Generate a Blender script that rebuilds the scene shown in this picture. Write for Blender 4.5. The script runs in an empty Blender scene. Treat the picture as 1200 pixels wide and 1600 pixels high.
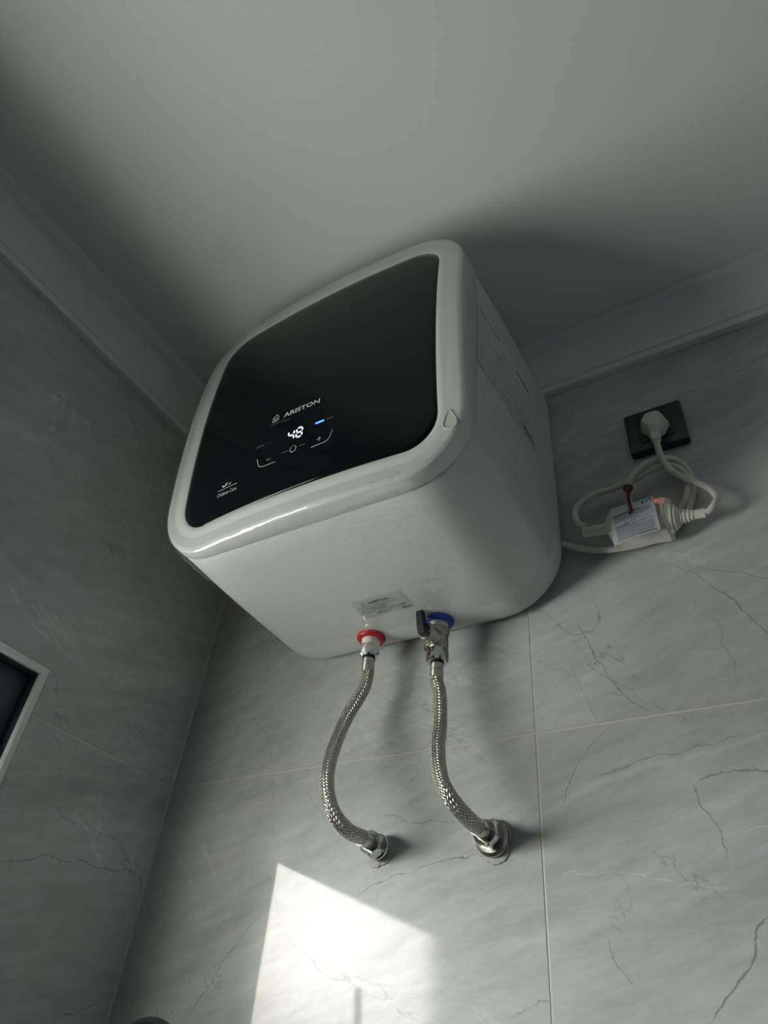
import bpy, bmesh, math, random
from mathutils import Vector, Matrix, noise as mnoise

random.seed(7)
scene = bpy.context.scene
C = bpy.context.collection

# ------------------------------------------------------------------ camera
CAM = Vector((.8854, -.79, 1.45))
RX = Vector((.8602160, .5028213, .0848477))       # image right
RY = Vector((-.2763197, .5994786, -.7511810))     # image down
RZ = Vector((-.4285742, .6227328, .6546205))      # view direction
cam = bpy.data.cameras.new('camera')
cam.sensor_fit = 'HORIZONTAL'
cam.sensor_width = 36.0
cam.lens = 36.0 * 1113.18 / 1200.0
cam.clip_start = .02
cam_o = bpy.data.objects.new('camera', cam)
C.objects.link(cam_o)
m = Matrix.Identity(4)
for i in range(3):
    m[i][0] = RX[i]; m[i][1] = -RY[i]; m[i][2] = -RZ[i]; m[i][3] = CAM[i]
cam_o.matrix_world = m
scene.camera = cam_o

# ------------------------------------------------------------------ daylight
world = bpy.data.worlds.new('daylight')
scene.world = world
world.use_nodes = True
bg = world.node_tree.nodes['Background']
wn = world.node_tree.nodes; wlk = world.node_tree.links
wtc = wn.new('ShaderNodeTexCoord'); wsp = wn.new('ShaderNodeSeparateXYZ'); wlk.new(wtc.outputs['Generated'], wsp.inputs[0])
wmr = wn.new('ShaderNodeMapRange'); wmr.inputs[1].default_value = -.04; wmr.inputs[2].default_value = .04
wlk.new(wsp.outputs['Z'], wmr.inputs[0])
wmx = wn.new('ShaderNodeMix'); wmx.data_type = 'RGBA'
wmx.inputs['A'].default_value = (.525, .545, .510, 1)      # ground outside
wmx.inputs['B'].default_value = (.960, 1.0, .970, 1)        # hazy sky
wlk.new(wmr.outputs[0], wmx.inputs['Factor']); wlk.new(wmx.outputs['Result'], bg.inputs['Color'])
bg.inputs['Strength'].default_value = 31.0

SUN_DIR = Vector((.744, 1.0, -.283)).normalized()
sun = bpy.data.lights.new('sun', 'SUN')
sun.energy = 1.95
sun.angle = math.radians(.5)
sun.color = (1.0, .955, .87)
sun_o = bpy.data.objects.new('sun', sun)
sun_o.rotation_euler = SUN_DIR.to_track_quat('-Z', 'Y').to_euler()
sun_o.location = (-3, -4, 4)
C.objects.link(sun_o)

# light portal in the window opening: guides sky light sampling only
por = bpy.data.lights.new('window_portal', 'AREA')
por.shape = 'RECTANGLE'; por.size = .26; por.size_y = .86
por.cycles.is_portal = True
por_o = bpy.data.objects.new('window_portal', por)
por_o.matrix_world = Matrix(((0, 0, -1, -.10), (0, 1, 0, -.76), (1, 0, 0, 1.704), (0, 0, 0, 1)))
C.objects.link(por_o)

vs = scene.view_settings
vs.view_transform = 'Standard'; vs.look = 'None'; vs.gamma = 1.0
vs.use_curve_mapping = False
vs.exposure = 0.0

# ------------------------------------------------------------------ helpers
def tag(o, label=None, cat=None, group=None, kind=None):
    if label: o['label'] = label
    if cat: o['category'] = cat
    if group: o['group'] = group
    if kind: o['kind'] = kind
    return o

def empty(name, loc, label, cat, group=None):
    o = bpy.data.objects.new(name, None)
    o.location = loc; o.empty_display_size = .02
    C.objects.link(o)
    return tag(o, label, cat, group)

def wloc(o):
    v = Vector((0, 0, 0))
    while o is not None:
        v += Vector(o.location); o = o.parent
    return v

def build(name, verts, faces, mat, parent=None, smooth=False, uvs=None, sharp=None, weld=False):
    """one mesh object from world-space vertices"""
    verts = [Vector(v) for v in verts]
    if parent is not None:
        org = wloc(parent); loc = Vector((0, 0, 0))
    else:
        xs = [v.x for v in verts]; ys = [v.y for v in verts]; zs = [v.z for v in verts]
        org = Vector(((min(xs)+max(xs))/2, (min(ys)+max(ys))/2, min(zs))); loc = org
    me = bpy.data.meshes.new(name)
    me.from_pydata([v - org for v in verts], [], faces)
    if uvs is not None:
        uvl = me.uv_layers.new(name='UVMap')
        for lp in me.loops:
            pass
        k = 0
        for fi, p in enumerate(me.polygons):
            for li, l in enumerate(p.loop_indices):
                uvl.data[l].uv = uvs[fi][li]
    bm = bmesh.new(); bm.from_mesh(me)
    if weld:
        bmesh.ops.remove_doubles(bm, verts=bm.verts, dist=1e-6)
    bmesh.ops.recalc_face_normals(bm, faces=bm.faces)
    bm.to_mesh(me); bm.free()
    if smooth:
        for p in me.polygons: p.use_smooth = True
        if sharp:
            me.set_sharp_from_angle(angle=math.radians(sharp))
    me.materials.append(mat)
    o = bpy.data.objects.new(name, me)
    o.location = loc
    C.objects.link(o)
    if parent is not None: o.parent = parent
    return o

def box(x0, x1, y0, y1, z0, z1):
    v = [(x0,y0,z0),(x1,y0,z0),(x1,y1,z0),(x0,y1,z0),(x0,y0,z1),(x1,y0,z1),(x1,y1,z1),(x0,y1,z1)]
    f = [(0,3,2,1),(4,5,6,7),(0,1,5,4),(1,2,6,5),(2,3,7,6),(3,0,4,7)]
    return v, f

def join(*vf):
    V, F = [], []
    for v, f in vf:
        n = len(V); V += list(v); F += [tuple(i+n for i in q) for q in f]
    return V, F

def loft(loops, cap0=True, cap1=True, closed=True):
    n = len(loops[0]); V = [p for l in loops for p in l]; F = []
    for a in range(len(loops)-1):
        for i in range(n if closed else n-1):
            j = (i+1) % n
            F.append((a*n+i, a*n+j, (a+1)*n+j, (a+1)*n+i))
    if cap0: F.append(tuple(range(n))[::-1])
    if cap1: F.append(tuple(range((len(loops)-1)*n, len(loops)*n)))
    return V, F

def basis(axis):
    a = Vector(axis).normalized()
    t = Vector((0, 0, 1)) if abs(a.z) < .9 else Vector((1, 0, 0))
    u = a.cross(t).normalized(); w = a.cross(u).normalized()
    return a, u, w

def lathe(profile, org, axis, n=32, rot=0.0, caps=True):
    """profile [(radius, distance along axis)]"""
    a, u, w = basis(axis); org = Vector(org)
    loops = []
    for r, h in profile:
        loops.append([org + a*h + (u*math.cos(2*math.pi*k/n+rot) + w*math.sin(2*math.pi*k/n+rot))*r for k in range(n)])
    return loft(loops, caps, caps)

def hexnut(org, axis, r, h, rot=0.0, hole=.6):
    """hexagonal nut with chamfered rims"""
    a, u, w = basis(axis); org = Vector(org); loops = []
    n = 36
    def ring(rad, hh, kind):
        L = []
        for k in range(n):
            t = 2*math.pi*k/n
            ph = ((t) % (math.pi/3)) - math.pi/6
            rh = r*math.cos(math.pi/6)/math.cos(ph)
            rr = min(rh, rad) if kind else rad
            L.append(org + a*hh + (u*math.cos(t+rot)+w*math.sin(t+rot))*rr)
        return L
    ri = r*.90
    loops = [ring(r*hole, .0008, 0), ring(r*hole*1.05, 0, 0), ring(ri*.96, 0, 1), ring(r*2, h*.10, 1), ring(r*2, h*.90, 1), ring(ri*.96, h, 1), ring(r*hole*1.05, h, 0), ring(r*hole, h-.0008, 0)]
    return loft(loops)

def catmull(pts, step):
    P = [Vector(p) for p in pts]
    P = [P[0]*2-P[1]] + P + [P[-1]*2-P[-2]]
    out = []
    for i in range(1, len(P)-2):
        p0, p1, p2, p3 = P[i-1:i+3]
        n = max(2, int((p2-p1).length/step))
        for k in range(n):
            t = k/n
            out.append(.5*((2*p1)+(p2-p0)*t+(2*p0-5*p1+4*p2-p3)*t*t+(3*p1-p0-3*p2+p3)*t**3))
    out.append(P[-2])
    return out

def tube(path, rad, n=16, caps=True):
    """returns verts, faces, per-face uvs (u = length, v = angle)"""
    P = [Vector(p) for p in path]
    T = [(P[min(i+1, len(P)-1)]-P[max(i-1, 0)]).normalized() for i in range(len(P))]
    a, u, w = basis(T[0]); V = []; L = 0; lens = []
    for i, p in enumerate(P):
        if i:
            L += (p-P[i-1]).length
            q = T[i-1].rotation_difference(T[i]); u = q @ u
            u = (u - T[i]*u.dot(T[i])).normalized()
        w = T[i].cross(u); lens.append(L)
        r = rad(L) if callable(rad) else rad
        V += [p+(u*math.cos(2*math.pi*k/n)+w*math.sin(2*math.pi*k/n))*r for k in range(n)]
    F, UV = [], []
    for i in range(len(P)-1):
        for k in range(n):
            j = (k+1) % n
            F.append((i*n+k, i*n+j, (i+1)*n+j, (i+1)*n+k))
            UV.append(((lens[i], k/n), (lens[i], (k+1)/n), (lens[i+1], (k+1)/n), (lens[i+1], k/n)))
    if caps:
        F.append(tuple(range(n))[::-1]); UV.append([(0, 0)]*n)
        b = (len(P)-1)*n
        F.append(tuple(range(b, b+n))); UV.append([(0, 0)]*n)
    return V, F, UV

# ------------------------------------------------------------------ materials
def new_mat(name):
    m = bpy.data.materials.new(name); m.use_nodes = True
    nt = m.node_tree
    return m, nt, nt.nodes['Principled BSDF']

def plain(name, col, rough=.5, metal=0.0, spec=.5, var=.06, bump=0.0, scale=60.0, emit=None, es=0.0, coat=0.0):
    """principled colour with faint procedural variation"""
    m, nt, b = new_mat(name); N = nt.nodes; Lk = nt.links
    geo = N.new('ShaderNodeNewGeometry')
    nz = N.new('ShaderNodeTexNoise'); nz.inputs['Scale'].default_value = scale; nz.inputs['Detail'].default_value = 3
    Lk.new(geo.outputs['Position'], nz.inputs['Vector'])
    mx = N.new('ShaderNodeMix'); mx.data_type = 'RGBA'
    mx.inputs['A'].default_value = tuple(c*(1-var) for c in col)+(1,)
    mx.inputs['B'].default_value = tuple(min(1, c*(1+var)) for c in col)+(1,)
    Lk.new(nz.outputs['Fac'], mx.inputs['Factor'])
    Lk.new(mx.outputs['Result'], b.inputs['Base Color'])
    b.inputs['Roughness'].default_value = rough; b.inputs['Metallic'].default_value = metal
    b.inputs['Specular IOR Level'].default_value = spec
    b.inputs['Coat Weight'].default_value = coat
    if bump:
        bp = N.new('ShaderNodeBump'); bp.inputs['Strength'].default_value = bump; bp.inputs['Distance'].default_value = .001
        Lk.new(nz.outputs['Fac'], bp.inputs['Height']); Lk.new(bp.outputs['Normal'], b.inputs['Normal'])
    if emit:
        b.inputs['Emission Color'].default_value = emit+(1,); b.inputs['Emission Strength'].default_value = es
    return m

def math_node(nt, op, a, b=None, clamp=False):
    n = nt.nodes.new('ShaderNodeMath'); n.operation = op; n.use_clamp = clamp
    for i, s in enumerate((a, b)):
        if s is None: continue
        if isinstance(s, (int, float)): n.inputs[i].default_value = s
        else: nt.links.new(s, n.inputs[i])
    return n.outputs[0]

def map_range(nt, v, a, b, c, d, smooth=False):
    n = nt.nodes.new('ShaderNodeMapRange'); n.clamp = True
    if smooth: n.interpolation_type = 'SMOOTHSTEP'
    nt.links.new(v, n.inputs[0])
    for i, s in enumerate((a, b, c, d)): n.inputs[i+1].default_value = s
    return n.outputs[0]

def marble(name, horiz, veins, light_veins, base):
    """grey stone-look porcelain: clouds, slanting streaks, fine veins drawn as curves in wall coordinates"""
    m, nt, b = new_mat(name); N = nt.nodes; Lk = nt.links
    geo = N.new('ShaderNodeNewGeometry'); sep = N.new('ShaderNodeSeparateXYZ')
    Lk.new(geo.outputs['Position'], sep.inputs[0])
    H = sep.outputs[horiz]; Z = sep.outputs['Z']
    cmb = N.new('ShaderNodeCombineXYZ'); Lk.new(H, cmb.inputs[0]); Lk.new(Z, cmb.inputs[1])
    def nz(scale, detail, vec, rough=.55, dist=0.0):
        n = N.new('ShaderNodeTexNoise'); n.inputs['Scale'].default_value = scale
        n.inputs['Detail'].default_value = detail; n.inputs['Roughness'].default_value = rough
        n.inputs['Distortion'].default_value = dist
        Lk.new(vec, n.inputs['Vector']); return n.outputs['Fac']
    # jitter for the veins
    j1 = math_node(nt, 'MULTIPLY', math_node(nt, 'SUBTRACT', nz(28, 4, cmb.outputs[0]), .5), .024)
    wid = map_range(nt, nz(55, 2, cmb.outputs[0]), .35, .7, .35, 1.2)
    def vein_sum(vlist):
        tot = None
        for pts, w, s in vlist:
            hs = [p[0] for p in pts]; zs = [p[1] for p in pts]
            mono = lambda q: all(q[i] < q[i+1] for i in range(len(q)-1)) or all(q[i] > q[i+1] for i in range(len(q)-1))
            ah = abs(hs[-1]-hs[0]); az = abs(zs[-1]-zs[0])
            use_h = mono(hs) and (ah >= az or not mono(zs))
            A, B, ca, cb = (hs, zs, H, Z) if use_h else (zs, hs, Z, H)
            if A[0] > A[-1]: A, B = A[::-1], B[::-1]
            b0, b1 = min(B)-.002, max(B)+.002
            t = math_node(nt, 'DIVIDE', math_node(nt, 'SUBTRACT', ca, A[0]), A[-1]-A[0])
            fc = N.new('ShaderNodeFloatCurve'); cv = fc.mapping.curves[0]
            T = [(a-A[0])/(A[-1]-A[0]) for a in A]; Y = [(q-b0)/(b1-b0) for q in B]
            cv.points[0].location = (T[0], Y[0]); cv.points[1].location = (T[-1], Y[-1])
            for k in range(1, len(T)-1): cv.points.new(T[k], Y[k])
            fc.mapping.update()
            tc = math_node(nt, 'ADD', t, 0.0, clamp=True)
            Lk.new(tc, fc.inputs['Value'])
            f = math_node(nt, 'ADD', math_node(nt, 'MULTIPLY', fc.outputs[0], b1-b0), b0)
            d = math_node(nt, 'ABSOLUTE', math_node(nt, 'ADD', math_node(nt, 'SUBTRACT', cb, f), j1))
            line = map_range(nt, math_node(nt, 'DIVIDE', d, wid), w*.1, w*1.05, s*.85, 0, True)
            mask = math_node(nt, 'MULTIPLY', map_range(nt, t, -.04, .08, 0, 1), map_range(nt, t, .90, 1.04, 1, 0))
            v = math_node(nt, 'MULTIPLY', line, mask)
            tot = v if tot is None else math_node(nt, 'MAXIMUM', tot, v)
        if tot is None:
            n0 = N.new('ShaderNodeValue'); n0.outputs[0].default_value = 0.0; tot = n0.outputs[0]
        return tot
    dark = vein_sum(veins); light = vein_sum(light_veins)
    # generic hair veins everywhere
    def turned(deg, sx, sy):
        """rotate, then stretch"""
        r = N.new('ShaderNodeMapping'); r.inputs['Rotation'].default_value = (0, 0, math.radians(deg))
        q = N.new('ShaderNodeMapping'); q.inputs['Scale'].default_value = (sx, sy, 1)
        Lk.new(cmb.outputs[0], r.inputs['Vector']); Lk.new(r.outputs[0], q.inputs['Vector'])
        return q
    mp = turned(35, .45, 1.0)
    rid = math_node(nt, 'ABSOLUTE', math_node(nt, 'SUBTRACT', nz(4.2, 6, mp.outputs[0], .6, .6), .5))
    gate = map_range(nt, nz(5.5, 2, cmb.outputs[0]), .47, .60, 0, 1)
    hair = math_node(nt, 'MULTIPLY', map_range(nt, rid, 0, .006, .34, 0, True), gate)
    rid2 = math_node(nt, 'ABSOLUTE', math_node(nt, 'SUBTRACT', nz(3.1, 7, mp.outputs[0], .62, 1.2), .47))
    gate2 = map_range(nt, nz(4.5, 2, mp.outputs[0]), .5, .62, 0, 1)
    hairl = math_node(nt, 'MULTIPLY', map_range(nt, rid2, 0, .008, .20, 0, True), gate2)
    # clouds and slanting streaks
    mp2 = turned(-17, .6, 2.2)
    cl = nz(3.2, 6, mp2.outputs[0], .6, .5)
    st = nz(26, 6, mp2.outputs[0], .7, .3)
    grain = nz(420, 2, cmb.outputs[0])
    val = math_node(nt, 'ADD', math_node(nt, 'MULTIPLY', math_node(nt, 'SUBTRACT', cl, .5), .95),
                    math_node(nt, 'MULTIPLY', math_node(nt, 'SUBTRACT', st, .5), .66))
    val = math_node(nt, 'ADD', val, math_node(nt, 'MULTIPLY', math_node(nt, 'SUBTRACT', grain, .5), .10))
    val = math_node(nt, 'ADD', val, 1.0)
    dk = math_node(nt, 'MAXIMUM', dark, hair); lt = math_node(nt, 'MAXIMUM', light, hairl)
    val = math_node(nt, 'MULTIPLY', val, math_node(nt, 'SUBTRACT', 1.0, dk))
    val = math_node(nt, 'MULTIPLY', val, math_node(nt, 'ADD', 1.0, lt))
    hue = N.new('ShaderNodeMix'); hue.data_type = 'RGBA'
    hue.inputs['A'].default_value = (base[0]*.96, base[1], base[2]*1.03, 1)
    hue.inputs['B'].default_value = (base[0]*1.04, base[1], base[2]*.94, 1)
    Lk.new(nz(2.3, 3, cmb.outputs[0]), hue.inputs['Factor'])
    sc = N.new('ShaderNodeVectorMath'); sc.operation = 'SCALE'
    Lk.new(hue.outputs['Result'], sc.inputs[0]); Lk.new(val, sc.inputs['Scale'])
    Lk.new(sc.outputs[0], b.inputs['Base Color'])
    b.inputs['Roughness'].default_value = .38
    b.inputs['Specular IOR Level'].default_value = .4
    bp = N.new('ShaderNodeBump'); bp.inputs['Strength'].default_value = .12; bp.inputs['Distance'].default_value = .0008
    Lk.new(math_node(nt, 'SUBTRACT', st, dk), bp.inputs['Height']); Lk.new(bp.outputs['Normal'], b.inputs['Normal'])
    return m

BV = [  # (points (x, z), half width, strength) on the back wall
 ([(.13,1.531),(.16,1.567),(.182,1.603),(.196,1.619),(.23,1.652)], .0013, .62),
 ([(.366,1.661),(.403,1.676),(.448,1.687),(.487,1.693),(.524,1.698)], .0012, .6),
 ([(.181,1.671),(.176,1.703),(.171,1.732)], .0009, .45),
 ([(.743,1.545),(.758,1.562),(.773,1.574),(.788,1.593),(.792,1.606),(.808,1.629)], .0021, .6),
 ([(.628,1.741),(.644,1.779),(.662,1.798),(.691,1.824)], .0011, .6),
 ([(.662,1.968),(.681,1.922),(.701,1.872),(.717,1.852),(.74,1.832)], .0012, .65),
 ([(.65,1.908),(.676,1.833)], .0009, .5),
 ([(.79,2.03),(.834,1.981),(.86,1.936),(.873,1.894)], .0013, .6),
 ([(.662,1.767),(.716,1.777),(.776,1.786),(.828,1.796)], .003, .30),
 ([(.769,1.748),(.7705,1.727),(.783,1.70),(.784,1.676)], .0014, .6),
 ([(.66,1.611),(.668,1.586),(.68,1.572)], .001, .45),
 ([(.559,1.542),(.578,1.554),(.599,1.562)], .0015, .4),
 ([(.388,1.753),(.419,1.744),(.45,1.738),(.493,1.735)], .001, .5),
 ([(.40,1.767),(.423,1.783),(.437,1.80),(.437,1.827)], .001, .4),
 ([(.364,1.93),(.397,1.903),(.419,1.878)], .001, .45),
 ([(.267,1.792),(.29,1.766),(.308,1.748)], .0011, .5),
 ([(.729,2.29),(.755,2.295),(.855,2.322),(.886,2.326),(.938,2.334),(.986,2.35)], .0014, .55),
 ([(.845,2.188),(.872,2.185),(.904,2.19)], .0012, .5),
 ([(.82,2.02),(.85,2.0),(.90,1.975)], .001, .5),
 ([(.77,1.752),(.80,1.755),(.85,1.752)], .0016, .5),
]
BL = [([(.60,1.668),(.654,1.671),(.708,1.663),(.746,1.657),(.782,1.651)], .0012, .28),
      ([(.80,1.69),(.83,1.70),(.87,1.69)], .0014, .3),
      ([(.605,1.735),(.68,1.762),(.78,1.778),(.88,1.80)], .008, .16)]
LV = [([(-.233,1.656),(-.202,1.669),(-.164,1.682),(-.15,1.681),(-.115,1.688),(-.075,1.692),(-.029,1.698)], .0013, .62),
      ([(-.132,1.829),(-.109,1.858),(-.085,1.897)], .0012, .55),
      ([(-.209,1.744),(-.166,1.731),(-.125,1.73),(-.063,1.73)], .0011, .45),
      ([(-.079,1.526),(-.043,1.536),(-.019,1.55)], .0013, .5),
      ([(-.477,2.281),(-.453,2.291),(-.411,2.296),(-.363,2.305),(-.321,2.318)], .0014, .55)]
LL = [([(-.30,2.02),(-.17,1.985),(-.02,1.95)], .0012, .12),
      ([(-.42,2.27),(-.37,2.25),(-.30,2.22)], .0015, .14)]
TILE_BASE = (.478, .482, .484)
def tile_mat(name, horiz, dark, light, h0, h1, z0, z1):
    """each tile carries only its own veins"""
    def near(vl):
        return [v for v in vl if any(h0-.02 < p[0] < h1+.02 and z0-.02 < p[1] < z1+.02 for p in v[0])]
    return marble(name, horiz, near(dark), near(light), TILE_BASE)
M_GROUT = plain('pale_grout', (.62, .59, .52), .85, bump=.2, scale=400)
M_CEIL = plain('ceiling_paint', (.75, .755, .73), .85, var=.02, bump=.05, scale=300)
M_CORN = plain('cornice_paint', (.74, .745, .73), .65, var=.02)
M_WHITE = plain('white_enamel', (.63, .645, .62), .32, var=.015, scale=9)
M_BEZEL = plain('white_plastic_bezel', (.66, .67, .635), .34, var=.012, scale=9)
M_GLASS = plain('black_glass', (.004, .008, .008), .06, spec=.22, var=.1)
M_PRINT = plain('silver_print', (.62, .63, .62), .4, emit=(.7, .72, .72), es=.03)  # silver print brightened by a faint glow of its own
M_PRINTD = plain('dim_print', (.30, .31, .31), .5)
M_DIGIT = plain('lit_segments', (.9, .88, 1), .4, emit=(.86, .80, 1.0), es=1.5)
M_BLUELED = plain('blue_led', (.05, .12, .9), .4, emit=(.02, .11, 1.0), es=2.2)
M_BLUECORE = plain('blue_led_core', (.2, .4, 1), .4, emit=(.12, .38, 1.0), es=2.5)
M_RED = plain('red_collar', (.55, .012, .03), .38)
M_BLUE = plain('blue_collar', (.012, .06, .36), .38)
M_PIPE = plain('white_pipe', (.84, .83, .76), .45)
M_CHROME = plain('chrome', (.66, .66, .65), .14, metal=1.0, var=.03)
M_NICKEL = plain('nickel', (.46, .43, .38), .30, metal=1.0, var=.08, bump=.15, scale=220)
M_STEEL = plain('crimp_steel', (.58, .56, .50), .28, metal=1.0, var=.05)
M_BLACKP = plain('black_plastic', (.014, .017, .017), .45)
M_RUBBER = plain('black_rubber', (.01, .01, .01), .7)
M_CABLE = plain('cream_cable', (.66, .64, .55), .5, var=.03)
M_CREAM = plain('cream_plastic', (.70, .68, .58), .45, var=.03)
M_SOCK = plain('dark_green_socket', (.008, .030, .028), .22, spec=.5)
M_SOCKIN = plain('black_green_insert', (.004, .012, .012), .35)
M_CARD = plain('card_paper', (.62, .64, .68), .7, var=.03)
M_INK = plain('ink', (.045, .045, .055), .7)
M_INKG = plain('grey_ink', (.20, .20, .23), .7)
M_TIE = plain('dark_red_tie', (.13, .012, .014), .5)
M_REDLED = plain('red_led', (.9, .1, .06), .4, emit=(1.0, .16, .11), es=.42)
M_PILOT = plain('pink_glow', (.72, .55, .48), .4, emit=(1.0, .30, .22), es=.07)  # pilot light's pink glow put into colour and emission
M_STICK = plain('silver_label', (.50, .52, .51), .45, var=.03)
M_SIDEL = plain('side_label_film', (.70, .72, .70), .4, var=.01)
M_MORTAR = plain('mortar', (.46, .445, .40), .9, var=.25, bump=.8, scale=120)
M_ALU = plain('pale_aluminium_trim', (.66, .72, .71), .35, metal=.35, var=.04)
M_FRAME = plain('dark_window_frame', (.035, .050, .060), .35, var=.1, scale=20)
M_FLOOR = plain('floor_tile', (.19, .19, .19), .5, var=.12, scale=4)
M_ROOM = plain('room_tile', (.36, .41, .47), .5, var=.12, scale=3)
M_FRONT = plain('dark_front_wall', (.045, .05, .052), .5, var=.1, scale=3)  # unseen front wall, kept dark to cut bounced light
M_MASON = plain('masonry', (.55, .54, .50), .9, var=.1, bump=.2)

def film_mat():
    m, nt, b = new_mat('clear_film'); N = nt.nodes; Lk = nt.links
    out = N['Material Output']
    tr = N.new('ShaderNodeBsdfTransparent'); gl = N.new('ShaderNodeBsdfGlossy')
    tr.inputs['Color'].default_value = (.985, .985, .985, 1)
    gl.inputs['Roughness'].default_value = .05; gl.inputs['Color'].default_value = (1, 1, 1, 1)
    geo = N.new('ShaderNodeNewGeometry')
    nz = N.new('ShaderNodeTexNoise'); nz.inputs['Scale'].default_value = 90; nz.inputs['Detail'].default_value = 4
    Lk.new(geo.outputs['Position'], nz.inputs['Vector'])
    bp = N.new('ShaderNodeBump'); bp.inputs['Strength'].default_value = .22; bp.inputs['Distance'].default_value = .002
    Lk.new(nz.outputs['Fac'], bp.inputs['Height'])
    Lk.new(bp.outputs['Normal'], gl.inputs['Normal'])
    mx = N.new('ShaderNodeMixShader')
    mx.inputs[0].default_value = .11; Lk.new(tr.outputs[0], mx.inputs[1]); Lk.new(gl.outputs[0], mx.inputs[2])
    Lk.new(mx.outputs[0], out.inputs['Surface'])
    return m
M_FILM = film_mat()

def braid_mat():
    m, nt, b = new_mat('steel_braid'); N = nt.nodes; Lk = nt.links
    uv = N.new('ShaderNodeUVMap'); sep = N.new('ShaderNodeSeparateXYZ'); Lk.new(uv.outputs[0], sep.inputs[0])
    U = math_node(nt, 'MULTIPLY', sep.outputs[0], 1/.0046)      # pitch of one crossing along the hose
    Vv = math_node(nt, 'MULTIPLY', sep.outputs[1], 15.0)        # strands around
    a = math_node(nt, 'ADD', U, Vv); c = math_node(nt, 'SUBTRACT', U, Vv)
    fa = math_node(nt, 'FRACT', a); fc = math_node(nt, 'FRACT', c)
    ra = math_node(nt, 'SINE', math_node(nt, 'MULTIPLY', fa, math.pi))
    rc = math_node(nt, 'SINE', math_node(nt, 'MULTIPLY', fc, math.pi))
    # over-under weave
    par = math_node(nt, 'MODULO', math_node(nt, 'ADD', math_node(nt, 'FLOOR', a), math_node(nt, 'FLOOR', c)), 2.0)
    par = math_node(nt, 'ABSOLUTE', par)
    mx = N.new('ShaderNodeMix'); mx.data_type = 'FLOAT'
    Lk.new(par, mx.inputs[0]); Lk.new(ra, mx.inputs[2]); Lk.new(rc, mx.inputs[3])
    h = mx.outputs[0]
    fine = math_node(nt, 'MULTIPLY', math_node(nt, 'SINE', math_node(nt, 'MULTIPLY', a, 25.0)), .05)
    h2 = math_node(nt, 'ADD', h, fine)
    bp = N.new('ShaderNodeBump'); bp.inputs['Strength'].default_value = .9; bp.inputs['Distance'].default_value = .0011
    Lk.new(h2, bp.inputs['Height']); Lk.new(bp.outputs['Normal'], b.inputs['Normal'])
    cr = N.new('ShaderNodeMix'); cr.data_type = 'RGBA'
    cr.inputs['A'].default_value = (.10, .095, .08, 1); cr.inputs['B'].default_value = (.66, .63, .56, 1)
    Lk.new(map_range(nt, h, .1, .75, 0, 1), cr.inputs['Factor'])
    Lk.new(cr.outputs['Result'], b.inputs['Base Color'])
    b.inputs['Metallic'].default_value = 1.0; b.inputs['Roughness'].default_value = .30
    return m
M_BRAID = braid_mat()

# ------------------------------------------------------------------ room shell
XR, YF, ZC = 1.90, -1.90, 2.523           # right wall, wall behind the camera, ceiling
ZB = 2.428                                 # lower edge of the cornice
T = .007                                   # tile thickness
G = .0010                                  # half joint
# wall cores: joint colour shows between the tiles (surface 1.2 mm behind the tile face)
S = .0006
wb = build('wall_back', *box(-.25, XR+.2, S, .2, 0, ZC+.1), M_GROUT); tag(wb, kind='structure')
# window hole in the left wall (y0, y1, z0, z1) measured to the trim's outer edge
WY0, WY1, WZ0, WZ1 = -1.247, -.2735, 1.513, 1.8955
wl = build('wall_left', *join(box(-.095, -S, WY1, S, 0, ZC+.1), box(-.095, -S, YF-.2, WY0, 0, ZC+.1),
                              box(-.095, -S, WY0, WY1, 0, WZ0), box(-.095, -S, WY0, WY1, WZ1, ZC+.1)), M_GROUT)
tag(wl, kind='structure')
wr = build('wall_right', *box(XR, XR+.2, YF-.2, S, 0, ZC+.1), M_ROOM); tag(wr, kind='structure')
wf = build('wall_front', *box(-.2, XR+.2, YF-.2, YF, 0, ZC+.1), M_FRONT); tag(wf, kind='structure')
fl = build('floor', *box(-.2, XR+.2, YF-.2, .2, -.12, 0), M_FLOOR); tag(fl, kind='structure')
ce = build('ceiling', *box(-.2, XR+.2, YF-.2, .2, ZC, ZC+.12), M_CEIL); tag(ce, kind='structure')

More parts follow.
